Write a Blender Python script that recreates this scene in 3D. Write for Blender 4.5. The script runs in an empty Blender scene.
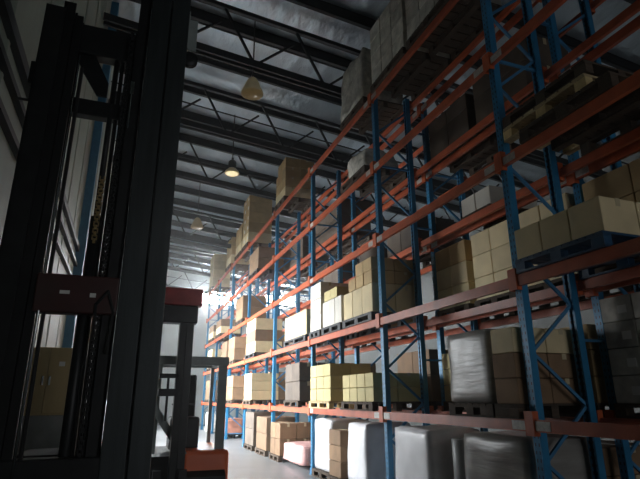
import bpy, bmesh, math, random
from mathutils import Vector, Matrix
random.seed(7)
S = bpy.context.scene
C = S.collection
R_ = random.Random(11)

# ------------------------------------------------------------------ materials
MATS = {}
def mat(name, col, rough=.6, metal=0., var=.12, scale=6., bump=0., bscale=40., spec=.5, stretch=None, emit=None, es=0., bdist=.01, grime=0.):
    if name in MATS: return MATS[name]
    m = bpy.data.materials.new(name); m.use_nodes = True
    nt = m.node_tree; N = nt.nodes; L = nt.links
    b = N['Principled BSDF']
    tc = N.new('ShaderNodeTexCoord'); oi = N.new('ShaderNodeObjectInfo')
    add = N.new('ShaderNodeVectorMath'); add.operation = 'ADD'
    sc = N.new('ShaderNodeVectorMath'); sc.operation = 'SCALE'; sc.inputs['Scale'].default_value = 37.
    cmb = N.new('ShaderNodeCombineXYZ')
    L.new(oi.outputs['Random'], cmb.inputs[0]); L.new(oi.outputs['Random'], cmb.inputs[1]); L.new(cmb.outputs[0], sc.inputs[0])
    L.new(tc.outputs['Object'], add.inputs[0]); L.new(sc.outputs[0], add.inputs[1])
    mp = N.new('ShaderNodeMapping'); L.new(add.outputs[0], mp.inputs[0])
    if stretch: mp.inputs['Scale'].default_value = stretch
    n = N.new('ShaderNodeTexNoise'); n.inputs['Scale'].default_value = scale; n.inputs['Detail'].default_value = 5
    L.new(mp.outputs[0], n.inputs['Vector'])
    ramp = N.new('ShaderNodeValToRGB'); ramp.color_ramp.elements[0].position = .3; ramp.color_ramp.elements[1].position = .72
    ramp.color_ramp.elements[0].color = [max(0, c*(1-var)) for c in col]+[1]
    ramp.color_ramp.elements[1].color = [min(1, c*(1+var)) for c in col]+[1]
    L.new(n.outputs['Fac'], ramp.inputs[0])
    # every copy slightly different in tone
    hsv = N.new('ShaderNodeHueSaturation')
    mr = N.new('ShaderNodeMapRange'); mr.inputs[3].default_value = 1-var*.9; mr.inputs[4].default_value = 1+var*.9
    L.new(oi.outputs['Random'], mr.inputs[0]); L.new(mr.outputs[0], hsv.inputs['Value'])
    L.new(ramp.outputs[0], hsv.inputs['Color'])
    out = hsv.outputs[0]
    if grime:
        g = N.new('ShaderNodeTexNoise'); g.inputs['Scale'].default_value = scale*.35; g.inputs['Detail'].default_value = 8
        L.new(add.outputs[0], g.inputs['Vector'])
        gr = N.new('ShaderNodeMapRange'); gr.inputs[1].default_value = .5; gr.inputs[2].default_value = .75; gr.inputs[4].default_value = grime
        L.new(g.outputs['Fac'], gr.inputs[0])
        mx = N.new('ShaderNodeMixRGB'); mx.inputs[2].default_value = (.05, .045, .04, 1)
        L.new(gr.outputs[0], mx.inputs[0]); L.new(out, mx.inputs[1]); out = mx.outputs[0]
    L.new(out, b.inputs['Base Color'])
    b.inputs['Roughness'].default_value = rough; b.inputs['Metallic'].default_value = metal
    b.inputs['Specular IOR Level'].default_value = spec
    if bump:
        bn = N.new('ShaderNodeTexNoise'); bn.inputs['Scale'].default_value = bscale; bn.inputs['Detail'].default_value = 3
        L.new(mp.outputs[0], bn.inputs['Vector'])
        bp = N.new('ShaderNodeBump'); bp.inputs['Strength'].default_value = bump; bp.inputs['Distance'].default_value = bdist
        L.new(bn.outputs['Fac'], bp.inputs['Height']); L.new(bp.outputs[0], b.inputs['Normal'])
    if emit:
        b.inputs['Emission Color'].default_value = (*emit, 1); b.inputs['Emission Strength'].default_value = es
    MATS[name] = m
    return m

CARTON = {
    'tan':    mat('carton_tan', (.47, .33, .16), .75, var=.14, scale=3, bump=.15, bscale=25),
    'yellow': mat('carton_yellow', (.50, .42, .20), .7, var=.12, scale=3, bump=.15, bscale=25),
    'cream':  mat('carton_cream', (.66, .54, .32), .7, var=.12, scale=3, bump=.15, bscale=25),
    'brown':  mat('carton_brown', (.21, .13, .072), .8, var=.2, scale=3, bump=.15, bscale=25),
    'white':  mat('carton_white', (.70, .66, .58), .65, var=.1, scale=3, bump=.15, bscale=25),
    'grey':   mat('carton_grey', (.50, .48, .42), .7, var=.25, scale=7, bump=.3, bscale=20, grime=.35),
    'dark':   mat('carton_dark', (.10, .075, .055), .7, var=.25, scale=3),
}
M_TAPE = mat('packing_tape', (.50, .42, .27), .3, var=.05)
M_STICK = mat('white_sticker', (.75, .74, .70), .5, var=.05)
M_ORANGE = mat('orange_paint', (.47, .10, .04), .36, var=.16, scale=5, bump=.1, bscale=30, grime=.35)
M_CONN = mat('connector_orange', (.50, .10, .03), .45, var=.1, grime=.2)
M_BEAMSTK = mat('beam_sticker', (.50, .48, .44), .5, var=.2, scale=30)
M_DARKSTEEL = mat('black_steel', (.012, .013, .014), .45, metal=.3, var=.3, scale=8)
M_MAST = mat('mast_steel', (.04, .048, .05), .38, metal=.5, var=.25, scale=3, stretch=(6, 6, .5), bump=.1)
M_CHROME = mat('chrome_rod', (.55, .57, .58), .15, metal=1, var=.05)
M_RUBBER = mat('black_rubber', (.015, .015, .015), .8, var=.2)
M_RED = mat('red_paint', (.40, .05, .05), .45, var=.2, grime=.3)
M_REDDARK = mat('dirty_red_paint', (.05, .012, .010), .5, var=.2, grime=.5)
M_FORKORANGE = mat('truck_orange', (1., .19, .06), .4, var=.08)
M_GUARD = mat('guard_grey', (.28, .32, .31), .5, var=.15)
M_BRASS = mat('greased_chain', (.32, .23, .10), .45, metal=.6, var=.4, scale=60)
M_WOOD = mat('pallet_wood', (.50, .38, .21), .8, var=.3, scale=8, stretch=(1, 8, 8), bump=.3)
M_WOODDARK = mat('shaded_pallet_wood', (.065, .045, .03), .85, var=.3, scale=8, stretch=(1, 8, 8))  # near-black tone: the shade under the loads is put into the wood colour
M_BLOCK = mat('pallet_block_wood', (.62, .47, .23), .8, var=.2, scale=12)
M_BLACKPL = mat('black_plastic', (.014, .015, .018), .5, var=.2)
M_BLUEPL = mat('blue_plastic', (.012, .06, .13), .4, var=.2)
M_WRAPGREY = mat('grey_film', (.34, .325, .30), .3, var=.25, scale=2.5, stretch=(.5, .5, 4), bump=.45, bscale=3.5, bdist=.02, spec=.6)
M_WRAPWHITE = mat('white_film', (.80, .80, .82), .3, var=.12, scale=3, bump=.4, bscale=5, bdist=.02, spec=.6)
M_WRAPGREEN = mat('greenish_film', (.22, .25, .20), .3, var=.25, scale=3, bump=.5, bscale=9, bdist=.03)
M_SACK = mat('grey_sack', (.62, .59, .52), .75, var=.28, scale=9, bump=.7, bscale=10, bdist=.03, grime=.4)
M_PINK = mat('pink_sack', (.55, .32, .30), .6, var=.2, scale=5, bump=.5, bscale=9, bdist=.03)
M_REDSACK = mat('reddish_bale', (.28, .12, .08), .7, var=.3, scale=6, bump=.5)
M_PURLIN = mat('purlin_steel', (.018, .020, .023), .55, metal=.2, var=.2)
M_WALL = mat('wall_sheet', (.24, .285, .24), .6, var=.1, scale=1.2, stretch=(1, 3, .3), grime=.25)
M_ENDWALL = mat('end_wall_sheet', (.55, .57, .56), .6, var=.08, scale=1.2)
M_BLUECOL = mat('blue_column', (.035, .16, .27), .5, var=.15)
M_TANDOOR = mat('tan_board', (.44, .33, .155), .6, var=.1, scale=2, stretch=(5, 5, .6))
M_GREYBASE = mat('grey_kick', (.20, .21, .20), .6, var=.2)
M_CONC = mat('concrete_floor', (.17, .18, .185), .4, var=.15, scale=.8, bump=.05, grime=.25)
M_LAMPSHADE = mat('lamp_shade', (.60, .52, .33), .45, var=.08, emit=(1., .80, .45), es=.03)
M_LAMPBOX = mat('lamp_housing', (.05, .05, .05), .5)
M_GLOW = mat('lamp_diffuser', (.8, .7, .5), .4, emit=(1., .80, .42), es=.95)
M_GLOWDIM = mat('lamp_diffuser_dim', (.6, .52, .36), .4, emit=(1., .8, .5), es=.06)
M_SKY = mat('daylight_glass', (.8, .85, .9), .3, emit=(.93, .97, 1.), es=360)
M_SHEETROLL = mat('grey_sheet', (.33, .34, .34), .4, var=.1)

def perforated(name, col):
    m = mat(name, col, .33, metal=.1, var=.14, scale=4, grime=.2)
    nt = m.node_tree; N = nt.nodes; L = nt.links; b = N['Principled BSDF']
    src = b.inputs['Base Color'].links[0].from_socket
    tc = N.new('ShaderNodeTexCoord'); sp = N.new('ShaderNodeSeparateXYZ'); L.new(tc.outputs['Object'], sp.inputs[0])
    def tri(sock, period, half, off=0):
        a = N.new('ShaderNodeMath'); a.operation = 'PINGPONG'; a.inputs[1].default_value = period/2
        o = N.new('ShaderNodeMath'); o.operation = 'ADD'; o.inputs[1].default_value = off
        L.new(sock, o.inputs[0]); L.new(o.outputs[0], a.inputs[0])
        c = N.new('ShaderNodeMath'); c.operation = 'LESS_THAN'; c.inputs[1].default_value = half; L.new(a.outputs[0], c.inputs[0]); return c.outputs[0]
    def band(sock, c0, half):
        s = N.new('ShaderNodeMath'); s.operation = 'COMPARE'; s.inputs[1].default_value = c0; s.inputs[2].default_value = half
        a = N.new('ShaderNodeMath'); a.operation = 'ABSOLUTE'; L.new(sock, a.inputs[0]); L.new(a.outputs[0], s.inputs[0]); return s.outputs[0]
    z = tri(sp.outputs[2], .075, .016); y = band(sp.outputs[1], .024, .007)
    mu = N.new('ShaderNodeMath'); mu.operation = 'MULTIPLY'; L.new(z, mu.inputs[0]); L.new(y, mu.inputs[1])
    mx = N.new('ShaderNodeMixRGB'); mx.inputs[2].default_value = (.006, .008, .012, 1)
    L.new(mu.outputs[0], mx.inputs[0]); L.new(src, mx.inputs[1]); L.new(mx.outputs[0], b.inputs['Base Color'])
    return m
M_POST = perforated('blue_post', (.025, .19, .37))
M_BRACE = mat('blue_brace', (.035, .17, .33), .45, var=.15, grime=.2)

def foil():
    m = mat('roof_foil', (.45, .52, .57), .36, metal=.55, var=.18, scale=1.1, stretch=(1, .5, 1), bump=.9, bscale=3.2, bdist=.07)
    nt = m.node_tree; N = nt.nodes; L = nt.links; b = N['Principled BSDF']
    # narrow ribs of the sheeting above, running down the slope
    tc = N.new('ShaderNodeTexCoord'); w = N.new('ShaderNodeTexWave'); w.bands_direction = 'X'; w.inputs['Scale'].default_value = .8
    w.inputs['Distortion'].default_value = 4.; w.inputs['Detail Scale'].default_value = .6
    L.new(tc.outputs['Object'], w.inputs['Vector'])
    b2 = N.new('ShaderNodeBump'); b2.inputs['Strength'].default_value = .15; b2.inputs['Distance'].default_value = .02
    L.new(w.outputs['Fac'], b2.inputs['Height'])
    L.new(b.inputs['Normal'].links[0].from_socket, b2.inputs['Normal']); L.new(b2.outputs[0], b.inputs['Normal'])
    return m
M_FOIL = foil()

# ------------------------------------------------------------------ mesh builder
class MB:
    def __init__(s): s.bm = bmesh.new()
    def box(s, x0, x1, y0, y1, z0, z1, bev=0.):
        r = bmesh.ops.create_cube(s.bm, size=1.)
        v = r['verts']
        bmesh.ops.scale(s.bm, vec=(x1-x0, y1-y0, z1-z0), verts=v)
        bmesh.ops.translate(s.bm, vec=((x0+x1)/2, (y0+y1)/2, (z0+z1)/2), verts=v)
        if bev:
            e = list({e for q in v for e in q.link_edges})
            bmesh.ops.bevel(s.bm, geom=e, offset=bev, segments=2, affect='EDGES', profile=.5)
        return s
    def bar(s, a, b, w, d, up=(0, 1, 0)):
        a = Vector(a); b = Vector(b); t = (b-a); l = t.length; t.normalize()
        u = Vector(up); sx = t.cross(u)
        if sx.length < 1e-4: sx = t.cross(Vector((1, 0, 0)))
        sx.normalize(); u = sx.cross(t)
        v = bmesh.ops.create_cube(s.bm, size=1.)['verts']
        bmesh.ops.scale(s.bm, vec=(w, d, l), verts=v)
        m = Matrix((sx, u, t)).transposed().to_4x4(); m.translation = (a+b)/2
        bmesh.ops.transform(s.bm, matrix=m, verts=v); return s
    def tube(s, pts, r, n=10):
        pts = [Vector(p) for p in pts]
        for a, b in zip(pts, pts[1:]):
            t = b-a; l = t.length
            if l < 1e-6: continue
            v = bmesh.ops.create_cone(s.bm, cap_ends=True, segments=n, radius1=r, radius2=r, depth=l)['verts']
            q = Vector((0, 0, 1)).rotation_difference(t.normalized()).to_matrix().to_4x4(); q.translation = (a+b)/2
            bmesh.ops.transform(s.bm, matrix=q, verts=v)
        for p in pts[1:-1]:
            v = bmesh.ops.create_uvsphere(s.bm, u_segments=n, v_segments=6, radius=r)['verts']
            bmesh.ops.translate(s.bm, vec=p, verts=v)
        return s
    def lathe(s, prof, c=(0, 0, 0), n=24, axis='Z'):
        rings = []
        for r, z in prof:
            ring = []
            for k in range(n):
                a = 2*math.pi*k/n
                p = Vector((r*math.cos(a), r*math.sin(a), z))
                if axis == 'X': p = Vector((p.z, p.x, p.y))
                if axis == 'Y': p = Vector((p.y, p.z, p.x))
                ring.append(s.bm.verts.new(p+Vector(c)))
            rings.append(ring)
        for a, b in zip(rings, rings[1:]):
            for k in range(n): s.bm.faces.new((a[k], a[(k+1) % n], b[(k+1) % n], b[k]))
        for ring, fl in ((rings[0], True), (rings[-1], False)):
            try: s.bm.faces.new(ring[::-1] if fl else ring)
            except Exception: pass
        return s
    def prism(s, poly, axis, a, b):
        """poly = 2D outline; axis 'X','Y','Z' = extrusion"""
        def P(p, t): return {'X': (t, p[0], p[1]), 'Y': (p[0], t, p[1]), 'Z': (p[0], p[1], t)}[axis]
        va = [s.bm.verts.new(P(p, a)) for p in poly]; vb = [s.bm.verts.new(P(p, b)) for p in poly]
        n = len(poly)
        s.bm.faces.new(va); s.bm.faces.new(vb[::-1])
        for k in range(n): s.bm.faces.new((va[k], vb[k], vb[(k+1) % n], va[(k+1) % n]))
        return s
    def mesh(s, name, m, smooth=False):
        bmesh.ops.recalc_face_normals(s.bm, faces=s.bm.faces)
        me = bpy.data.meshes.new(name); s.bm.to_mesh(me); s.bm.free()
        if m: me.materials.append(m)
        if smooth:
            for p in me.polygons: p.use_smooth = True
        return me
    def build(s, name, m, parent=None, smooth=False, loc=None):
        return link(name, s.mesh(name, m, smooth), parent, loc)

def link(name, me, parent=None, loc=None, rz=0):
    o = bpy.data.objects.new(name, me); C.objects.link(o)
    if parent: o.parent = parent
    if loc: o.location = loc
    if rz: o.rotation_euler.z = rz
    return o
def tag(o, label, cat, group=None):
    o['label'] = label; o['category'] = cat
    if group: o['group'] = group
    return o
def thing(name, label, cat, loc=(0, 0, 0), rz=0, group=None):
    o = link(name, None, None, loc, rz); return tag(o, label, cat, group)
def struct(o): o['kind'] = 'structure'; return o

# ------------------------------------------------------------------ setting
XL, XR, YB, YE = -1.1, 13.0, -6.0, 34.0
ZR0, SL = 10.2, .11
def zroof(x): return ZR0 - SL*x
f = MB().box(XL, XR, YB, YE, -.1, 0).build('floor', M_CONC); struct(f)
# left wall of ribbed sheet with two daylight loading doors
DOORS = [(11.2, 13.8, 4.0), (16.6, 21.4, 4.4), (24.4, 28.0, 4.4)]  # unseen openings, placed for the aisle light; first one added to brighten third bay
w = MB()
ys = [YB]
for a, b, h in DOORS: ys += [a, b]
ys.append(YE)
def ribbed(w, y0, y1, z0, z1):
    w.box(XL-.12, XL-.03, y0, y1, z0, z1)
    y = y0+.1
    while y < y1-.1:
        w.prism([(XL-.03, y-.04), (XL-.018, y-.02), (XL-.018, y+.02), (XL-.03, y+.04)], 'Z', z0, z1); y += 1.1
for k in range(0, len(ys), 2): ribbed(w, ys[k], ys[k+1], 0, zroof(XL))
for a, b, h in DOORS: ribbed(w, a, b, h, zroof(XL))
struct(w.build('wall_left', M_WALL))
k = 0
for a, b, h in DOORS:
    k += 1
    d = MB(); d.box(XL-.1, XL+.05, a-.12, a, 0, h+.12); d.box(XL-.1, XL+.05, b, b+.12, 0, h+.12); d.box(XL-.1, XL+.05, a, b, h, h+.12)
    d.box(XL-.1, XL+.3, a, b, h-.02, h+.5)
    o = struct(d.build('door_%d' % k, M_GUARD))
    MB().box(XL-.3, XL-.28, a, b, 0, h).build('daylight_panel', mat('daylight_panel', (.8, .85, .9), .4, emit=(.93, .97, 1.), es=3), o)
for n, z in enumerate((4.35, 4.03, 3.70)):
    struct(MB().box(XL-.03, XL+.03, YB, YE, z-(.055, .03, .03)[n], z+(.055, .03, .03)[n]).build('trim_%d' % (n+1), M_PURLIN))
w = MB(); EW = [(3.98, 6.5, 7.58, 8.38), (8.35, 10.65, 7.58, 8.38)]
def wallrects(w, x0, x1, wins, y0, y1, top):
    xs = sorted({x0, x1, *[q for a in wins for q in a[:2]]})
    for a, b in zip(xs, xs[1:]):
        cut = [q for q in wins if q[0] <= a and q[1] >= b]
        segs = [(0, cut[0][2]), (cut[0][3], top)] if cut else [(0, top)]
        for z0, z1 in segs: w.box(a, b, y0, y1, z0, z1)
wallrects(w, XL, XR, EW, YE, YE+.12, 10.6)
for x in range(0, 13): w.box(x-.03, x+.03, YE-.03, YE, 0, 7.4)
struct(w.build('wall_end', M_ENDWALL))
for n, (a, b, z0, z1) in enumerate(EW):
    q = MB(); q.box(a-.06, b+.06, YE-.06, YE+.06, z0-.06, z0); q.box(a-.06, b+.06, YE-.06, YE+.06, z1, z1+.06)
    q.box(a-.06, a, YE-.06, YE+.06, z0, z1); q.box(b, b+.06, YE-.06, YE+.06, z0, z1); q.box((a+b)/2-.02, (a+b)/2+.02, YE-.04, YE+.04, z0, z1)
    o = struct(q.build('window_%d' % (n+1), M_GUARD))
    MB().box(a, b, YE+.04, YE+.06, z0, z1).build('pane', M_SKY, o)
BD = [(3., 8., 0, 5.)]  # unseen opening, added so fill light can enter from behind the camera
w = MB(); wallrects(w, XL, XR, BD, YB-.12, YB, 10.6); struct(w.build('wall_back', M_WALL))
q = MB(); q.box(2.88, 3., YB-.1, YB+.05, 0, 5.1); q.box(8., 8.12, YB-.1, YB+.05, 0, 5.1); q.box(2.88, 8.12, YB-.1, YB+.3, 5., 5.5)
struct(q.build('door_4', M_GUARD))
struct(MB().box(XR, XR+.1, YB, YE, 0, 10).build('wall_right', mat('dark_wall', (.10, .105, .10), .7)))
struct(MB().prism([(XL-.2, zroof(XL-.2)), (XR+.2, zroof(XR+.2)), (XR+.2, zroof(XR+.2)+.1), (XL-.2, zroof(XL-.2)+.1)], 'Y', YB-.1, YE+.15).build('ceiling', M_FOIL))
# purlins (C sections) running across, trusses below
n = 6
y = 9.87-1.49*9
while y < YE-.3:
    q = MB()
    z = lambda x: zroof(x)
    for (a, b, c, d) in ((0, .02, -.26, 0), (0, .10, -.26, -.235), (0, .10, -.025, 0)):
        q.prism([(XL, zroof(XL)+c), (XR, zroof(XR)+c), (XR, zroof(XR)+d), (XL, zroof(XL)+d)], 'Y', y+a, y+b)
    struct(q.build('trim_%d' % n, M_PURLIN)); n += 1
    y += 1.49
def truss(y, zb, slope, n, th=.16, pitch=1.63, x0=0.):
    q = MB()
    def zb_(x): return zb - slope*x
    for dy in (-.10, .05):
        q.prism([(XL, zb_(XL)), (XR, zb_(XR)), (XR, zb_(XR)+th), (XL, zb_(XL)+th)], 'Y', y+dy, y+dy+.05)
    q.prism([(XL, zroof(XL)-.36), (XR, zroof(XR)-.36), (XR, zroof(XR)-.26), (XL, zroof(XL)-.26)], 'Y', y-.05, y+.05)
    q.tube([(XL, y, zb_(XL)+.72), (XR, y, zb_(XR)+.72)], .02, 8)
    x = x0-pitch*6
    while x < XR:
        if x-.8 > XL: q.bar((x, y, zb_(x)+.1), (x-.72, y, zroof(x-.72)-.3), .05, .05)
        if x > XL and x+1.3 < XR: q.bar((x, y, zb_(x)+.1), (x+.85, y, zb_(x)+.85), .045, .045)
        x += pitch
    return struct(q.build('trim_%d' % n, M_PURLIN))
for k, yy in enumerate((2.6, 9.2, 12.4, 15.7, 22.2, 28.3, 33.2)):
    truss(yy, 8.55, SL, n, x0=1.95); n += 1
q = MB()
q.box(XL-.03, -.975, 10.4, 10.6, 0, 10.2); struct(q.build('trim_%d' % n, M_BLUECOL)); n += 1

# ------------------------------------------------------------------ racks
YP = [.95, 4.42, 7.75, 11.32, 14.7, 18.34, 21.8, 25.3, 28.75]
LV = [1.31, 2.816, 4.252, 5.66, 7.14]
TOPZ = [z+.06 for z in LV]
NB = len(YP)-1
post_me = None
def c_post():
    q = MB(); t = .012; w = .05; d = .045
    q.box(-d, -d+t, -w, w, 0, 7.32)
    q.box(-d, d, -w, -w+t, 0, 7.32); q.box(-d, d, w-t, w, 0, 7.32)
    q.box(d-t, d, -w, -w+.03, 0, 7.32); q.box(d-t, d, w-.03, w, 0, 7.32)
    return q.mesh('post', M_POST)
POST = c_post()
def c_post_r():
    me = POST.copy(); me.transform(Matrix.Scale(-1, 4, (1, 0, 0))); me.flip_normals(); return me
POSTR = c_post_r()
FOOT = MB().box(-.08, .08, -.07, .07, 0, .012).box(-.06, -.045, -.055, .055, 0, .12).mesh('footplate', M_BRACE)
def frame_brace(depth):
    q = []
    nodes = [.4+.55*k for k in range(13)]
    for k, (za, zb) in enumerate(zip(nodes, nodes[1:])):
        rear_first = (k % 2 == 0)
        a = (depth-.03 if rear_first else .03, 0, za); b = (.03 if rear_first else depth-.03, 0, zb)
        q.append(MB().bar(a, b, .035, .03).mesh('brace', M_BRACE))
    q.append(MB().bar((.0, 0, .2), (depth, 0, .2), .035, .03).mesh('brace', M_BRACE))
    q.append(MB().bar((.0, 0, 5.75), (depth, 0, 5.75), .035, .03).mesh('brace', M_BRACE))
    return q
BEAMS = {}
def beam_mesh(L):
    k = round(L, 2)
    if k not in BEAMS:
        q = MB(); q.prism([(-.025, -.06), (.025, -.06), (.025, .035), (.008, .035), (.008, .06), (-.025, .06)], 'Y', -L/2+.055, L/2-.055)
        BEAMS[k] = q.mesh('beam', M_ORANGE)
    return BEAMS[k]
CONN = MB().box(-.035, .03, -.062, -.05, -.10, .14).box(-.045, -.033, -.062, .0, -.10, .14).mesh('connector', M_CONN)
CONNR = MB().box(-.035, .03, .05, .062, -.10, .14).box(-.045, -.033, .0, .062, -.10, .14).mesh('connector', M_CONN)
BSTK = MB().box(-.031, -.026, -.10, .10, -.045, .045).mesh('sticker', M_BEAMSTK)
def rack(label, x0, x1, facing):
    root = thing('pallet_rack', label, 'pallet rack', (x0, 0, 0))
    d = x1-x0
    BR = frame_brace(d)
    for i, y in enumerate(YP):
        fr = link('upright_frame', None, root, (0, y, 0))
        link('post', POST, fr, (0, 0, 0)); link('post', POSTR, fr, (d, 0, 0))
        link('footplate', FOOT, fr, (0, 0, 0)); link('footplate', FOOT, fr, (d, 0, 0))
        for m in BR: link('brace', m, fr)
    for b in range(NB):
        ya, yb = YP[b], YP[b+1]; L = yb-ya
        for l, z in enumerate(LV):
            for side, x in ((-1, -.075), (1, d+.075)):
                xx = x if side < 0 else x
                bo = link('beam', beam_mesh(L), root, (xx, (ya+yb)/2, z), math.pi if side > 0 else 0)
                link('connector', CONN, bo, (0, L/2+.0, 0)); link('connector', CONNR, bo, (0, -L/2, 0))
                if side < 0 and b in (0, 1, 2) and l != 1:
                    link('sticker', BSTK, bo, (0, L/2-.17, 0)); link('sticker', BSTK, bo, (0, -L/2+.17, 0))
    return root
rack('long blue and orange pallet rack lining the right side of the aisle', 4.045, 4.76, -1)
rack('second blue and orange pallet rack standing directly behind the aisle-side rack', 5.16, 5.90, -1)
# row spacers belong to the rear rack
rr = [o for o in C.objects if o.name.startswith('pallet_rack')][-1]
SP = MB().bar((-.02, 0, 0), (-.33, 0, 0), .03, .04).mesh('row_spacer', M_BRACE)
for y in YP:
    for z in (2.2, 4.6, 6.6): link('row_spacer', SP, rr, (0, y, z))

# ------------------------------------------------------------------ pallets
def pallet_meshes(kind, wy=1.2, dx=1.0, h=.15):
    md, mb = {'wood': (M_WOOD, M_BLOCK), 'shaded': (M_WOODDARK, M_WOODDARK), 'black': (M_BLACKPL, M_BLACKPL), 'blue': (M_BLUEPL, M_BLUEPL)}[kind]
    deck = MB(); nb = 7 if kind in ('wood', 'shaded') else 12
    t = .022
    wv = wy/nb
    for k in range(nb):
        y0 = -wy/2+k*wv
        deck.box(-dx/2, dx/2, y0+wv*.06, y0+wv*.94, h-t, h)
    for x in (-dx/2+.05, 0, dx/2-.05): deck.box(x-.05, x+.05, -wy/2, wy/2, h-2*t, h-t)
    block = MB().box(-.05, .05, -.07, .07, t, h-2*t, .004)
    run = MB().box(-.05, .05, -wy/2, wy/2, 0, t)
    return deck.mesh('deck', md), block.mesh('block', mb), run.mesh('runner', md), wy, dx, h
PAL = {}
def pallet(kind, x, y, z, label, group=None, wy=1.2, dx=1.0, h=.15, parts=True, rz=0):
    k = (kind, round(wy, 2), dx, h, parts)
    if k not in PAL:
        P = pallet_meshes(kind, wy, dx, h)
        if not parts:
            bm = bmesh.new(); bm.from_mesh(P[0])
            for a in (-dx/2+.05, 0, dx/2-.05):
                for me in (P[2],):
                    t = me.copy(); t.transform(Matrix.Translation((a, 0, 0))); bm.from_mesh(t)
                for yy in (-wy/2+.07, 0, wy/2-.07):
                    t = P[1].copy(); t.transform(Matrix.Translation((a, yy, 0))); bm.from_mesh(t)
            me = bpy.data.meshes.new('pallet'); bm.to_mesh(me); bm.free(); me.materials.append(P[0].materials[0])
            PAL[k] = me
        else: PAL[k] = P
    if not parts:
        o = link('pallet', PAL[k], None, (x, y, z), rz); return tag(o, label, 'pallet', group)
    d, b, r, *_ = PAL[k]
    o = thing('pallet', label, 'pallet', (x, y, z), rz, group)
    link('deck', d, o)
    for a in (-dx/2+.05, 0, dx/2-.05):
        link('runner', r, o, (a, 0, 0))
        for yy in (-wy/2+.07, 0, wy/2-.07): link('block', b, o, (a, yy, 0))
    return o

# ------------------------------------------------------------------ cartons
CAR = {}
def carton_mesh(col, sx, sy, sz):
    k = (col, round(sx, 2), round(sy, 2), round(sz, 2))
    if k not in CAR:
        sx, sy, sz = k[1:]
        q = MB(); q.box(-sx/2, sx/2, -sy/2, sy/2, 0, sz, .010)
        bm = q.bm
        # flaps folded over the top, a seam between them
        q.box(-sx/2+.006, -.003, -sy/2+.006, sy/2-.006, sz-.001, sz+.003)
        q.box(.003, sx/2-.006, -sy/2+.006, sy/2-.006, sz-.001, sz+.003)
        me = q.mesh('carton', CARTON[col])
        tp = MB(); w = min(.03, sx*.12); e = .0025
        tp.prism([(-sy/2-e, sz*.78), (-sy/2-e, sz+.0055), (sy/2+e, sz+.0055), (sy/2+e, sz*.78), (sy/2-.002, sz*.78), (sy/2-.002, sz+.002), (-sy/2+.002, sz+.002), (-sy/2+.002, sz*.78)], 'X', -w, w)
        st = MB().box(-sx/2-.003, -sx/2+.002, -sy*.34, -sy*.06, sz*.30, sz*.62)
        CAR[k] = (me, tp.mesh('tape', M_TAPE), st.mesh('shipping_label', M_STICK))
    return CAR[k]
def carton(col, x, y, z, sx, sy, sz, label, group, tape=True, stick=False):
    me, tp, st = carton_mesh(col, sx, sy, sz)
    o = link('carton', me, None, (x, y, z), R_.uniform(-.005, .005)/max(.5, sy)); tag(o, label, 'carton', group)
    if tape: link('tape', tp, o)
    if stick: link('shipping_label', st, o)
    return o
ROWN = {1: ['only'], 2: ['bottom', 'top'], 3: ['bottom', 'middle', 'top'], 4: ['bottom', 'second', 'third', 'top'], 5: ['bottom', 'second', 'third', 'fourth', 'top']}
COLN = ['nearest', 'second', 'third', 'fourth', 'fifth']
SHELF = ['lowest shelf', 'second shelf', 'third shelf', 'fourth shelf', 'top shelf', 'floor']
BAYN = ['nearest bay', 'second bay', 'third bay', 'fourth bay', 'fifth bay', 'sixth bay', 'seventh bay', 'last bay']
CNAME = {'tan': 'tan', 'yellow': 'yellowish', 'cream': 'cream', 'brown': 'brown', 'white': 'off-white', 'grey': 'dusty grey', 'dark': 'dark brown'}
def load(rackn, bay, level, y0, y1, rows, where='', col='tan', pal='black', nx=2, stick=False, x0=None, dx=1.0, parts=None, tape=None):
    """a pallet and the cartons standing on it; rows = list of (height, number along the aisle[, colour, start, end])"""
    if x0 is None: x0 = 3.90 if rackn == 'front' else 5.03
    z = TOPZ[level] if level < 5 else 0.
    rk = '' if rackn == 'front' else 'rear rack, '
    place = f'{rk}{where+" of " if where else ""}{SHELF[level]}, {BAYN[bay]}'
    near = bay <= 2
    if parts is None: parts = near and rackn == 'front'
    if tape is None: tape = bay <= 3
    wy = y1-y0; yc = (y0+y1)/2
    h = 0.
    if pal:
        pn = {'wood': 'pale wooden', 'shaded': 'dark wooden', 'black': 'black plastic', 'blue': 'blue plastic'}[pal]
        pallet(pal, x0+dx/2, yc, z, f'{pn} pallet under {CNAME[col]} cartons, {place}', None if parts else 'loaded pallets on the racks', wy, dx, .15, parts)
        h = .15
    zz = z+h
    nr = len(rows)
    for r, row in enumerate(rows):
        hh, ny = row[0], row[1]
        cc = row[2] if len(row) > 2 and row[2] else col
        f0, f1 = (row[3], row[4]) if len(row) > 4 else (0., 1.)
        a, b = y0+wy*f0, y0+wy*f1
        sy = (b-a)/ny
        if bay >= 4 or rackn == 'rear': nx = 1
        sx = (dx-.06)/nx
        for j in range(ny):
            for i in range(nx):
                if i > 0 and j > 0 and r < nr-1 and rackn == 'front' : continue   # buried in the stack
                if i > 0 and (j > 0 or rackn == 'rear'): continue
                if i > 0 and bay >= 5: continue
                lab = f'{CNAME[cc]} carton, {ROWN[nr][r]+" row" if nr > 1 else "single row"}, {COLN[j]} column{" back" if i else ""}, {place}'
                g = f'cartons on the pallet, {place}'
                carton(cc, x0+.03+sx*(i+.5)+R_.uniform(-.004, .003), a+sy*(j+.5), zz, sx-.014, sy-.014, hh-.006, lab, g, tape, stick and i == 0)
        zz += hh

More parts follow.
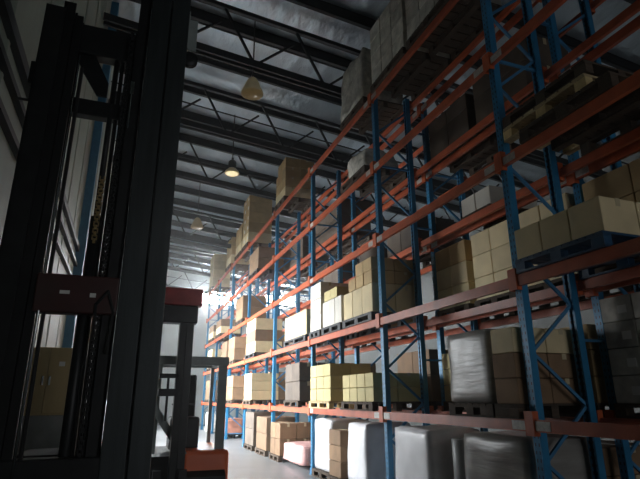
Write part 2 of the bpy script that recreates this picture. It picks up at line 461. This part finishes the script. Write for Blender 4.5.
# wrapped loads: lumpy film over goods
def lumpy(sx, sy, sz, amp, seed, taper=.03, cuts=9):
    bm = bmesh.new()
    v = bmesh.ops.create_cube(bm, size=1.)['verts']
    bmesh.ops.subdivide_edges(bm, edges=bm.edges[:], cuts=cuts, use_grid_fill=True)
    rr = random.Random(seed)
    from mathutils import noise
    off = Vector((rr.uniform(0, 50), rr.uniform(0, 50), rr.uniform(0, 50)))
    for q in bm.verts:
        n = q.co.copy()
        # round the corners
        c = Vector([max(-.44, min(.44, a)) for a in n]); d = n-c
        if d.length > 1e-6: n = c + d.normalized()*min(d.length, .06)
        p = Vector((n.x*sx, n.y*sy, (n.z+.5)*sz))
        s = 1-taper*(n.z+.5)
        p.x *= s; p.y *= s
        k = noise.noise_vector(p*2.6+off)*amp
        if n.z <= -.44: k.z = 0
        p += k
        p.z = max(0, p.z)
        q.co = p
    q = MB(); q.bm.free(); q.bm = bm
    return q
def wrapped(name, x, y, z, sx, sy, sz, m, label, cat='wrapped pallet load', amp=.03, seed=1, taper=.03, group=None, band=False):
    me = lumpy(sx, sy, sz, amp, seed, taper).mesh(name, m, True)
    if not band:
        return tag(link(name, me, None, (x, y, z)), label, cat, group)
    o = thing(name, label, cat, (x, y, z), 0, group)
    link('film', me, o)
    return o

# ---- front rack, nearest bay
load('front', 0, 1, 3.17, 4.31, [(.35, 3)], '', 'cream', 'blue', nx=2)
pallet('shaded', 4.42, 3.42, TOPZ[2], 'dark wooden pallet at the bottom of three empty pallets, third shelf, nearest bay', None, 1.2, 1.0, .17)
pallet('wood', 4.45, 3.70, TOPZ[2]+.17, 'pale wooden pallet with bright blocks, middle of three empty pallets, third shelf, nearest bay', None, 1.2, 1.0, .17)
pallet('shaded', 4.46, 3.69, TOPZ[2]+.34, 'topmost dark wooden pallet of the three empty pallets, third shelf, nearest bay', None, 1.22, 1.0, .15)
# ---- second bay
load('front', 1, 0, 4.53, 4.90, [(.27, 1, 'brown'), (.27, 1, 'brown'), (.28, 1, 'cream')], 'near end', 'brown', 'shaded', nx=2)
wrapped('wrapped_load', 4.42, 5.37, TOPZ[0]+.15, .96, .86, .86, M_WRAPGREY, 'grey shrink-wrapped block of goods on the lowest shelf beside tan cartons', seed=3, amp=.018, taper=.0)
pallet('shaded', 4.40, 5.36, TOPZ[0], 'dark wooden pallet under the grey shrink-wrapped block, lowest shelf', None, .86, 1.0, .15)
wrapped('wrapped_load', 4.45, 5.12, .15, .95, 1.15, 1.03, M_WRAPGREY, 'grey film-wrapped load on floor below the lowest beam, second bay', seed=4, amp=.03, taper=.01)
pallet('shaded', 4.45, 5.12, 0, 'dark wooden pallet under grey film-wrapped load on the floor', None, 1.2, 1.0, .15)
wrapped('wrapped_load', 4.45, 6.98, .15, .95, 1.0, 1.02, M_WRAPWHITE, 'white film-wrapped load on floor beside the second blue upright', seed=5, amp=.03)
pallet('shaded', 4.45, 6.98, 0, 'dark wooden pallet under white film-wrapped load on the floor', None, 1.1, 1.0, .15)
q = MB().lathe([(.01, 0), (.13, 0), (.13, 1.05), (.12, 1.06), (.05, 1.06), (.05, 1.02), (.01, 1.02)], n=28)
tag(q.build('sheet_roll', M_SHEETROLL, None, True, (4.3, 6.15, 0)), 'grey upright roll standing on floor between white and grey wrapped loads', 'roll')
load('front', 1, 4, 6.35, 7.62, [(.33, 3), (.33, 3), (.33, 3), (.33, 3)], 'far pallet', 'grey', 'shaded', nx=2)
load('front', 1, 4, 4.98, 6.25, [(.33, 3), (.33, 3), (.33, 3), (.33, 3)], 'near pallet', 'grey', 'shaded', nx=2)
# ---- third bay
load('front', 2, 0, 8.0, 9.35, [(.24, 4), (.24, 4)], 'near pallet', 'yellow', 'shaded', nx=2)
load('front', 2, 0, 9.98, 11.22, [(.25, 3), (.25, 3), (.25, 3)], 'far pallet', 'yellow', 'wood', nx=2)
load('front', 2, 1, 7.92, 9.22, [(.52, 3, 'cream'), (.24, 3, 'tan', 0, .8), (.24, 2, 'tan', 0, .55)], 'near pallet', 'cream', 'black', nx=2)
load('front', 2, 1, 9.34, 10.40, [(.56, 3, 'white'), (.22, 2, 'yellow', .2, .9)], 'middle pallet', 'white', 'black', nx=2)
load('front', 2, 1, 10.52, 11.22, [(.36, 2), (.36, 2), (.36, 2)], 'far pallet', 'white', 'black', nx=2)
wrapped('sack', 4.35, 8.6, TOPZ[3]+.15, .8, .95, .5, M_SACK, 'pale lumpy sack lying on the fourth shelf, third bay', 'sack', seed=9, amp=.10, taper=.2)
pallet('shaded', 4.40, 8.6, TOPZ[3], 'dark wooden pallet under the pale sack, fourth shelf, third bay')
wrapped('wrapped_load', 4.38, 8.55, TOPZ[4]+.15, .98, 1.18, 1.30, M_SACK, 'dirty white wrapped load bulging over the top shelf, third bay', seed=12, amp=.10, taper=.14)
pallet('shaded', 4.40, 8.55, TOPZ[4], 'brown wooden pallet under bulging white load, top shelf, third bay')
wrapped('wrapped_load', 4.45, 10.64, .15, .95, 1.0, 1.0, M_WRAPWHITE, 'white wrapped load on floor at far end of third bay', seed=15, amp=.03)
wrapped('wrapped_load', 4.45, 8.9, .15, .95, .85, 1.0, M_WRAPWHITE, 'white wrapped load on floor just beyond the second blue upright', seed=16, amp=.03)
load('front', 2, 5, 9.5, 10.1, [(.28, 1), (.28, 1), (.28, 1)], 'middle', 'brown', 'shaded', nx=2)
pallet('shaded', 4.45, 10.64, 0, 'dark pallet under white wrapped load at far end of third bay floor', None, 1.05)
pallet('shaded', 4.45, 8.9, 0, 'dark pallet under white wrapped load beyond second blue upright', None, 1.0)
# ---- fourth bay
load('front', 3, 1, 11.5, 13.3, [(.62, 5, 'cream')], 'near pallet', 'cream', 'black', nx=2)
load('front', 3, 4, 13.5, 14.55, [(.32, 3, 'cream'), (.32, 3), (.32, 3, 'tan'), (.32, 2, 'tan', 0, .8)], 'far pallet', 'tan', 'shaded', nx=2)
load('front', 3, 0, 12.0, 13.2, [(.45, 2), (.45, 2)], 'near pallet', 'dark', 'shaded', nx=2)
wrapped('bale', 4.40, 12.6, .1, .9, 1.6, .42, M_PINK, 'low pinkish wrapped bale on floor of fourth bay', 'bale', seed=20, amp=.05)
load('front', 3, 5, 13.6, 14.55, [(.4, 2), (.4, 2)], 'far pallet', 'brown', 'shaded', nx=2)
load('front', 4, 3, 16.7, 18.1, [(.4, 1), (.4, 1)], 'far pallet', 'brown', 'black')
load('rear', 3, 3, 12.0, 14.0, [(.5, 1), (.5, 1)], 'middle pallet', 'dark', 'shaded')
load('rear', 4, 3, 15.2, 17.4, [(.5, 1), (.5, 1)], 'middle pallet', 'dark', 'shaded')
load('front', 7, 0, 26.0, 27.4, [(.5, 1), (.4, 1)], 'middle pallet', 'brown', 'shaded')
load('front', 4, 5, 16.6, 17.8, [(.5, 1), (.5, 1)], 'far pallet', 'dark', 'shaded')
# ---- far bays: brown stacks whose aisle faces catch the daylight
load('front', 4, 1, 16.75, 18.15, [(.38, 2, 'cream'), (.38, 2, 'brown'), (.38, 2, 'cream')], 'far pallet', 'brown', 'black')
load('front', 4, 0, 17.1, 18.2, [(.3, 2, 'cream'), (.3, 2, 'cream'), (.26, 2, 'cream')], 'far pallet', 'brown', 'shaded')
load('front', 4, 5, 15.0, 16.2, [(.45, 1), (.45, 1)], 'near pallet', 'brown', 'shaded')
load('front', 5, 4, 18.5, 19.6, [(.42, 2, 'cream'), (.42, 2, 'tan'), (.42, 2, 'tan'), (.42, 2, 'tan'), (.3, 2, 'tan')], 'near pallet', 'tan', 'shaded', stick=True)
load('front', 5, 4, 19.8, 21.0, [(.4, 2, 'cream'), (.4, 2, 'tan'), (.38, 2, 'tan')], 'far pallet', 'tan', 'shaded')
load('front', 5, 0, 20.3, 21.6, [(.45, 1), (.45, 1)], 'far pallet', 'brown', 'shaded')
load('front', 5, 1, 20.3, 21.6, [(.45, 1), (.45, 1)], 'far pallet', 'brown', 'shaded')
load('front', 5, 2, 19.0, 20.3, [(.45, 1), (.45, 1)], 'middle pallet', 'brown', 'shaded')
load('front', 6, 4, 22.0, 23.2, [(.42, 2, 'cream'), (.42, 2), (.42, 2)], 'near pallet', 'tan', 'shaded')
load('front', 6, 2, 23.8, 25.1, [(.33, 1, 'cream'), (.33, 1)], 'far pallet', 'brown', 'shaded')
load('front', 6, 1, 22.0, 23.2, [(.45, 1), (.45, 1)], 'near pallet', 'brown', 'shaded')
load('front', 6, 0, 22.0, 23.2, [(.45, 1), (.45, 1)], 'near pallet', 'brown', 'shaded')
load('front', 7, 4, 27.2, 28.5, [(.48, 2, 'cream'), (.48, 2, 'cream'), (.48, 2, 'cream'), (.4, 2, 'cream')], 'far pallet', 'tan', 'shaded')
load('front', 7, 2, 26.0, 27.4, [(.33, 1, 'cream'), (.33, 1)], 'middle pallet', 'brown', 'shaded')
load('front', 7, 1, 26.0, 27.4, [(.45, 1), (.45, 1)], 'middle pallet', 'cream', 'shaded')
wrapped('bale', 4.40, 22.6, .15, .9, 1.1, .6, M_REDSACK, 'reddish brown bale on dark pallet on the floor, seventh bay', 'bale', seed=30, amp=.06)
pallet('black', 4.42, 22.6, 0, 'dark pallet under reddish brown bale on the floor', None, 1.2, 1., .15, False)
wrapped('bale', 4.40, 26.5, 0, .9, 1.4, .9, M_SACK, 'pale bale on the floor in the last bay', 'bale', seed=31, amp=.06)

# ---- rear rack
load('rear', 0, 0, 3.12, 4.33, [(.29, 3), (.29, 3), (.29, 3), (.28, 3)], '', 'grey', 'shaded', stick=True)
load('rear', 0, 1, 3.0, 4.3, [(.36, 2), (.36, 2), (.36, 2)], '', 'tan', 'shaded')
load('rear', 1, 0, 4.54, 5.5, [(.30, 3), (.30, 3), (.3, 2)], 'near pallet', 'tan', 'shaded')
wrapped('wrapped_load', 5.52, 6.25, TOPZ[0]+.15, .94, 1.1, .8, M_WRAPGREEN, 'greenish film-wrapped load on lowest shelf of rear rack, second bay', seed=40, amp=.02)
pallet('shaded', 5.53, 6.25, TOPZ[0], 'dark pallet under greenish film-wrapped load, rear rack', None, 1.2, 1., .15, False)
load('rear', 1, 0, 6.9, 7.62, [(.26, 2), (.26, 2), (.26, 2)], 'far pallet', 'yellow', 'shaded')
load('rear', 1, 1, 4.55, 5.5, [(.36, 2), (.36, 2), (.36, 2)], 'near pallet', 'cream', 'shaded')
load('rear', 1, 1, 5.62, 6.55, [(.36, 2), (.36, 2), (.36, 2)], 'middle pallet', 'cream', 'shaded')
load('rear', 1, 1, 6.7, 7.6, [(.36, 2), (.36, 2), (.36, 2, 'tan')], 'far pallet', 'cream', 'shaded')
load('rear', 1, 3, 4.9, 6.1, [(.5, 2), (.5, 2)], 'near pallet', 'dark', 'shaded')
load('rear', 1, 3, 6.3, 7.5, [(.5, 2), (.3, 2)], 'far pallet', 'dark', 'shaded')
load('rear', 1, 2, 5.95, 6.7, [(.32, 2, 'white')], 'middle pallet', 'cream', 'shaded')
load('rear', 1, 5, 4.6, 5.8, [(.3, 2), (.3, 2), (.3, 2)], 'near pallet', 'brown', 'shaded')
load('rear', 2, 0, 8.0, 9.2, [(.45, 2), (.45, 2)], 'near pallet', 'brown', 'shaded')
load('rear', 2, 1, 9.8, 11.1, [(.45, 2), (.45, 2)], 'far pallet', 'tan', 'shaded')
load('rear', 2, 2, 8.2, 9.4, [(.6, 2)], 'near pallet', 'dark', 'shaded')
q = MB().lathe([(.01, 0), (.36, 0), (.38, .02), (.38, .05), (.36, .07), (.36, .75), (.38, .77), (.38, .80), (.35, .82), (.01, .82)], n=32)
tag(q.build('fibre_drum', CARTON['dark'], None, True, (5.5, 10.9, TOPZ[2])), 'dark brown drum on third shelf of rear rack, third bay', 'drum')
load('rear', 3, 0, 12.0, 13.3, [(.45, 2), (.45, 2)], 'middle pallet', 'brown', 'shaded')
load('rear', 3, 1, 12.0, 13.3, [(.45, 2), (.45, 2)], 'middle pallet', 'brown', 'shaded')
load('rear', 3, 2, 12.0, 13.3, [(.6, 2)], 'middle pallet', 'dark', 'shaded')
load('rear', 4, 0, 15.5, 16.8, [(.5, 1), (.5, 1)], 'middle pallet', 'dark', 'shaded')
load('rear', 4, 1, 15.5, 16.8, [(.5, 1), (.5, 1)], 'middle pallet', 'dark', 'shaded')
load('rear', 5, 0, 19.0, 20.6, [(.5, 1), (.5, 1)], 'middle pallet', 'brown', 'shaded')
load('rear', 5, 1, 19.0, 20.6, [(.5, 1), (.5, 1)], 'middle pallet', 'brown', 'shaded')

# ------------------------------------------------------------------ near mast truck
MX0, MX1, MY = -.91, .22, 4.0
t = thing('stacker_truck', 'tall dark mast stacker truck towering at the aisle entrance', 'forklift', (-.35, 4.6, 0))
def P(mb, name, m, par=t, smooth=False):
    me = mb.mesh(name, m, smooth); me.transform(Matrix.Translation((.35, -4.6, 0)) if par is t else Matrix.Identity(4))
    return link(name, me, par)
def PS(mb, name, m, par, smooth=False):   # sub-part in the truck's coordinates
    me = mb.mesh(name, m, smooth); me.transform(Matrix.Translation((.35, -4.6, 0))); return link(name, me, par)
def channel(x0, x1, y0, y1, z0, z1, wall, side):
    q = MB()
    q.box(x0, x1, y0, y0+wall, z0, z1); q.box(x0, x1, y1-wall, y1, z0, z1)
    if side > 0: q.box(x0, x0+wall, y0, y1, z0, z1)
    else: q.box(x1-wall, x1, y0, y1, z0, z1)
    return q
# left column: outer channel, two inner channels
P(channel(-.915, -.77, 3.98, 4.16, .05, 4.72, .02, 1), 'outer_rail', M_DARKSTEEL)
P(channel(-.79, -.70, 4.0, 4.14, .1, 4.80, .02, 1), 'inner_rail', M_DARKSTEEL)
P(channel(-.715, -.635, 4.02, 4.12, .15, 4.70, .02, 1), 'inner_rail', M_DARKSTEEL)
P(MB().tube([(-.615, 4.0, .3), (-.615, 4.0, 4.3)], .009, 10), 'guide_rod', M_CHROME, smooth=True)
P(MB().tube([(-.585, 4.02, .3), (-.585, 4.02, 4.2)], .014, 10), 'hydraulic_hose', M_RUBBER, smooth=True)
# right column: two broad satin channels with a groove between them
P(MB().box(.075, .225, 3.97, 4.16, .05, 5.15, .006), 'outer_rail', M_MAST)
P(MB().box(-.105, .06, 3.99, 4.14, .1, 5.1, .006), 'inner_rail', M_MAST)
P(MB().box(.04, .09, 4.02, 4.12, .1, 5.0), 'wear_strip', M_RUBBER)
P(channel(-.20, -.11, 4.02, 4.14, .15, 5.2, .02, -1), 'inner_rail', M_DARKSTEEL)
# cylinder, rods, chains, hoses in the gap
P(MB().tube([(-.335, 4.1, .2), (-.335, 4.1, 2.95)], .040, 16), 'lift_cylinder', M_DARKSTEEL, smooth=True)
P(MB().tube([(-.335, 4.1, 2.95), (-.335, 4.1, 4.5)], .022, 12), 'cylinder_rod', M_DARKSTEEL, smooth=True)
def chain(x, y, z0, z1, m=M_BRASS):
    q = MB(); z = z0; k = 0
    while z < z1:
        if k % 2: q.box(x-.020, x-.012, y-.012, y+.012, z, z+.036); q.box(x+.012, x+.020, y-.012, y+.012, z, z+.036)
        else: q.box(x-.010, x+.010, y-.012, y+.012, z, z+.036)
        z += .027; k += 1
    return q
P(chain(-.325, 4.03, 2.72, 3.25, M_BRASS), 'lift_chain', M_BRASS)
P(chain(-.235, 4.02, .4, 4.6, M_BRASS), 'lift_chain', M_DARKSTEEL)
for x, r in ((-.255, .016), (-.215, .012), (-.165, .014)):
    P(MB().tube([(x, 4.08, .3), (x, 4.06, 2.4), (x+.01, 4.1, 4.7)], r, 10), 'hydraulic_hose', M_RUBBER, smooth=True)
P(MB().tube([(-.255, 4.0, 2.0), (-.25, 3.98, 2.25), (-.18, 3.98, 2.35), (-.13, 3.99, 2.2), (-.15, 4.0, 1.9)], .011, 10), 'hose_loop', M_RUBBER, smooth=True)
# cross members
P(MB().box(-.66, -.18, 4.06, 4.18, 4.38, 4.66, .01), 'cross_member', M_DARKSTEEL)
P(MB().box(-.66, -.18, 4.08, 4.18, 3.82, 3.96, .01), 'cross_member', M_DARKSTEEL)
P(MB().prism([(-.66, 4.38), (-.50, 4.38), (-.38, 4.15), (-.38, 4.02), (-.46, 4.02), (-.60, 4.24)], 'Y', 4.10, 4.12), 'gusset_plate', M_DARKSTEEL)
P(MB().box(-.305, -.275, 4.1, 4.13, .3, 4.4).box(-.24, -.205, 4.12, 4.14, .3, 4.4), 'slit_cover', M_DARKSTEEL)  # plates added to cover slits of door light between the hoses
cm = P(MB().box(-.66, -.11, 3.99, 4.12, 2.18, 2.46, .012), 'cross_member', M_REDDARK)
PS(MB().box(-.50, -.435, 3.985, 3.992, 2.315, 2.34), 'name_plate', M_STICK, cm)
PS(MB().box(-.30, -.26, 3.985, 3.992, 2.30, 2.33), 'name_plate', M_STICK, cm)
P(MB().box(-.80, .20, 4.0, 4.14, .9, 1.22, .012), 'cross_member', M_DARKSTEEL)
P(MB().box(-.90, .22, 4.0, 4.14, .06, .25, .012), 'cross_member', M_DARKSTEEL)
# brackets
P(MB().box(-.955, -.905, 4.02, 4.10, 3.98, 4.18, .005).tube([(-1.0, 4.05, 3.84), (-.90, 4.05, 3.84)], .012, 8), 'side_bracket', M_DARKSTEEL)
P(MB().box(.22, .31, 4.05, 4.065, 4.62, 4.95).box(.22, .235, 4.0, 4.1, 4.6, 5.0), 'mounting_plate', M_GUARD)
P(MB().lathe([(.02, -.02), (.075, -.02), (.075, -.012), (.055, 0), (.075, .012), (.075, .02), (.02, .02)], (.255, 4.03, 4.50), 24, 'Y'), 'chain_pulley', M_DARKSTEEL, smooth=True)
P(MB().box(-.20, -.17, 3.98, 3.99, 4.02, 4.14).tube([(-.185, 3.985, 4.02), (-.185, 3.985, 3.7)], .006, 8), 'bright_clip', M_CHROME)
# carriage, forks, body, wheels
P(MB().box(-.86, .18, 3.86, 3.93, .55, .68).box(-.86, .18, 3.86, 3.93, .2, .33).box(-.86, -.78, 3.86, 3.93, .2, 1.0).box(.1, .18, 3.86, 3.93, .2, 1.0), 'fork_carriage', M_DARKSTEEL)
for x in (-.72, -.08):
    P(MB().box(x, x+.13, 3.80, 3.86, .06, .75).prism([(3.86, .06), (3.86, .11), (2.75, .085), (2.75, .06)], 'X', x, x+.13), 'fork', M_DARKSTEEL)
P(MB().prism([(4.25, .12), (4.25, 1.12), (4.5, 1.16), (5.4, 1.14), (5.6, 1.0), (5.65, .12)], 'X', -.88, .18), 'chassis', M_DARKSTEEL)
P(MB().prism([(4.5, 1.16), (5.2, 1.15), (5.2, 1.19), (4.5, 1.2)], 'X', -.7, .0), 'battery_cover', M_RUBBER)
for x in (-.9, .12):
    for y in (4.15, 5.3):
        P(MB().lathe([(.02, 0), (.10, 0), (.14, .01), (.15, .03), (.15, .07), (.14, .09), (.10, .10), (.02, .10)], (x, y, .15), 24, 'X'), 'wheel', M_RUBBER, smooth=True)

# ------------------------------------------------------------------ far truck with orange body
t2 = thing('forklift', 'orange forklift with grey overhead guard parked beyond the tall mast', 'forklift', (.93, 8.6, 0))
def Q(mb, name, m, par=None, smooth=False):
    me = mb.mesh(name, m, smooth); me.transform(Matrix.Translation((-.93, -8.6, 0))); return link(name, me, par or t2)
Q(MB().box(.66, .76, 7.5, 7.66, .1, 2.9, .008), 'mast_rail', M_DARKSTEEL)
Q(MB().box(.75, .86, 7.52, 7.64, .1, 2.85, .008), 'mast_rail', M_DARKSTEEL)
Q(MB().box(.36, .90, 7.46, 7.7, 2.62, 2.87, .02), 'mast_head', M_DARKSTEEL)
Q(MB().box(.30, .95, 7.44, 7.62, 2.87, 3.12, .015), 'cross_beam', M_RED)
Q(MB().box(.44, .70, 7.5, 7.6, 1.62, 1.72).box(.44, .70, 7.5, 7.6, 1.86, 1.92).box(.55, .58, 7.52, 7.58, 1.3, 1.9), 'cross_member', M_DARKSTEEL)
# overhead guard
Q(MB().box(.40, 1.49, 8.05, 8.15, 2.07, 2.20, .008).box(.40, 1.49, 9.3, 9.4, 2.10, 2.19, .008).box(.40, .48, 8.1, 9.4, 2.10, 2.19).box(1.41, 1.49, 8.1, 9.4, 2.10, 2.19), 'overhead_guard', M_GUARD)
for k in range(5): Q(MB().box(.6+.17*k, .63+.17*k, 8.1, 9.35, 2.13, 2.17), 'guard_bar', M_GUARD)
for x, y, yb in ((1.37, 8.06, 7.98), (.41, 8.06, 7.98), (1.41, 9.32, 9.42), (.41, 9.32, 9.42)):
    Q(MB().bar((x+.035, y+.03, 2.12), (x+.035-(.02 if yb < 9 else 0), yb, .85), .13 if yb < 9 else .06, .06, (0, 1, 0)), 'guard_pillar', M_GUARD)
# body
Q(MB().box(.86, 1.52, 7.85, 9.2, .28, .885, .06), 'battery_hood', M_FORKORANGE)
Q(MB().prism([(7.75, .2), (7.75, .55), (8.1, .8), (9.2, .85), (9.55, .7), (9.6, .25)], 'X', .36, 1.46), 'chassis', M_DARKSTEEL)
Q(MB().bar((.38, 7.7, 1.52), (.86, 7.78, .84), .10, .08), 'slanted_arm', M_GUARD)
Q(MB().box(.70, 1.13, 8.3, 8.8, .86, 1.32, .03), 'dashboard', M_DARKSTEEL)
Q(MB().box(1.0, 1.12, 8.85, 8.95, 1.2, 1.96, .03), 'seat_back', M_RUBBER)
Q(MB().box(.72, 1.12, 8.8, 9.25, 1.0, 1.12, .04), 'seat', M_RUBBER)
Q(MB().tube([(.9, 8.5, 1.3), (.9, 8.58, 1.5)], .02, 8).lathe([(.15, 0), (.165, .012), (.18, 0), (.165, -.012), (.15, 0)], (.9, 8.58, 1.5), 24), 'steering_wheel', M_RUBBER)
for x in (.34, 1.38):
    for y in (8.1, 9.25):
        Q(MB().lathe([(.02, 0), (.15, 0), (.22, .015), (.24, .04), (.24, .12), (.22, .145), (.15, .16), (.02, .16)], (x, y, .24), 28, 'X'), 'wheel', M_RUBBER, smooth=True)
for x in (.45, .78):
    Q(MB().box(x, x+.1, 7.38, 7.44, .05, .7).prism([(7.44, .05), (7.44, .09), (6.4, .07), (6.4, .05)], 'X', x, x+.1), 'fork', M_DARKSTEEL)

# ------------------------------------------------------------------ left side furniture
t3 = thing('tall_cupboard', 'narrow tall tan cupboard with grey base seen between the mast columns', 'cupboard', (-.82, 6.8, 0))
link('body', MB().box(-.26, .24, -.18, .2, .0, 2.16, .01).mesh('body', M_TANDOOR), t3)
link('base_board', MB().box(-.265, .245, -.2, .205, .0, 1.42, .008).mesh('base_board', M_GREYBASE), t3)
for x in (-.255, -.005):
    d = link('door', MB().box(x, x+.245, -.20, -.18, 1.44, 2.15, .004).mesh('door', M_TANDOOR), t3)
    link('handle', MB().box(x+.20 if x < -.1 else x+.02, x+.22 if x < -.1 else x+.04, -.22, -.20, 1.74, 1.84, .003).mesh('handle', M_CHROME), d)
link('notice', MB().box(.10, .16, -.205, -.199, 1.95, 2.0).mesh('notice', M_STICK), t3)
wrapped('wrapped_load', -.5, 19.5, .15, .9, 1.2, 1.35, M_WRAPWHITE, 'white wrapped load on floor far behind the tan cupboard', seed=50, amp=.03)
pallet('shaded', -.5, 19.5, 0, 'dark pallet under white wrapped load far behind the tan cupboard', None, 1.2, .9, .15, False)

# ------------------------------------------------------------------ lamps
def lamp(kind, x, y, z, label, glow):
    t = thing('high_bay_lamp', label, 'ceiling lamp', (x, y, z))
    if kind == 'bell':
        link('shade', MB().lathe([(.235, -.02), (.235, 0), (.215, .06), (.15, .22), (.10, .33), (.06, .37), (.055, .36), (.09, .32), (.14, .21), (.205, .05), (.225, 0), (.225, -.02)], n=32).mesh('shade', M_LAMPSHADE, True), t)
        link('bulb', MB().lathe([(.005, .04), (.05, .06), (.07, .11), (.05, .18), (.03, .24)], n=20).mesh('bulb', glow, True), t)
        top = .37
    else:
        link('shade', MB().lathe([(.205, -.02), (.21, 0), (.19, .05), (.12, .12), (.10, .14), (.10, .13), (.18, .04), (.20, 0)], n=32).mesh('shade', M_LAMPSHADE, True), t)
        link('diffuser', MB().lathe([(.004, -.07), (.08, -.062), (.15, -.04), (.195, -.01), (.2, .0), (.004, .0)], n=32).mesh('diffuser', glow, True), t)
        link('housing', MB().lathe([(.10, .13), (.115, .15), (.115, .34), (.09, .38), (.03, .40), (.004, .40)], n=24).mesh('housing', M_LAMPBOX, True), t)
        top = .40
    link('hanging_rod', MB().tube([(0, 0, top-.01), (0, 0, zroof(x)-.26-z)], .014, 8).box(-.03, .03, -.03, .03, top-.02, top+.08).mesh('hanging_rod', M_LAMPBOX), t)
lamp('bell', 1.93, 9.25, 7.77, 'cream bell-shaped ceiling lamp nearest the camera', M_GLOWDIM)
lamp('disc', 2.30, 13.4, 7.78, 'ceiling lamp with glowing cream diffuser, second along the aisle', M_GLOW)
lamp('bell', 1.97, 18.5, 7.72, 'dim grey ceiling lamp, farthest along the aisle', M_GLOWDIM)

# ------------------------------------------------------------------ light
def area(name, loc, rot, sx, sy, power, col, spread=180):
    l = bpy.data.lights.new(name, 'AREA'); l.shape = 'RECTANGLE'; l.size = sx; l.size_y = sy; l.energy = power; l.color = col
    o = bpy.data.objects.new(name, l); C.objects.link(o); o.location = loc; o.rotation_euler = rot; l.spread = math.radians(spread); return o
for k, (a, b, h) in enumerate(DOORS):
    area('door_and_fill_light', (XL-.2, (a+b)/2, h/2), (0, -math.pi/2+math.radians(16), 0), h-.1, b-a-.1, (850, 2900, 1500)[k], (.93, .97, 1.), 120)  # light of the assumed doors; the first is extra fill for the third bay
area('back_fill_light', (5.5, YB-.05, 2.5), (math.pi/2, 0, 0), 4.9, 4.9, 85, (.95, .97, 1.), 120)  # added fill for the near faces that look toward the camera
wd = bpy.data.worlds.new('World'); S.world = wd; wd.use_nodes = True
wd.node_tree.nodes['Background'].inputs[0].default_value = (.75, .85, 1., 1); wd.node_tree.nodes['Background'].inputs[1].default_value = .15
hv = wd.node_tree.nodes.new('ShaderNodeVolumeScatter'); hv.inputs['Density'].default_value = .004; hv.inputs['Anisotropy'].default_value = .8
wd.node_tree.links.new(hv.outputs[0], wd.node_tree.nodes['World Output'].inputs['Volume'])   # thin haze added for glare around the windows and a washed-out far end

# ------------------------------------------------------------------ camera
R = ((0.93738348, 0.0993637, 0.3338249), (-0.34826791, 0.2802054, 0.89453585), (-0.00465515, -0.95478363, 0.2972651))
cam = bpy.data.cameras.new('Camera'); co = bpy.data.objects.new('Camera', cam); C.objects.link(co)
m = Matrix(((R[0][0], -R[0][1], -R[0][2], 0), (R[1][0], -R[1][1], -R[1][2], 0), (R[2][0], -R[2][1], -R[2][2], 1.6), (0, 0, 0, 1)))
co.matrix_world = m
cam.sensor_fit = 'HORIZONTAL'; cam.sensor_width = 36; cam.lens = 506/640*36; cam.clip_end = 200; cam.clip_start = .05
S.camera = co
vs = S.view_settings
vs.view_transform = 'Standard'; vs.look = 'None'; vs.gamma = 1; vs.use_curve_mapping = False; vs.exposure = -.22
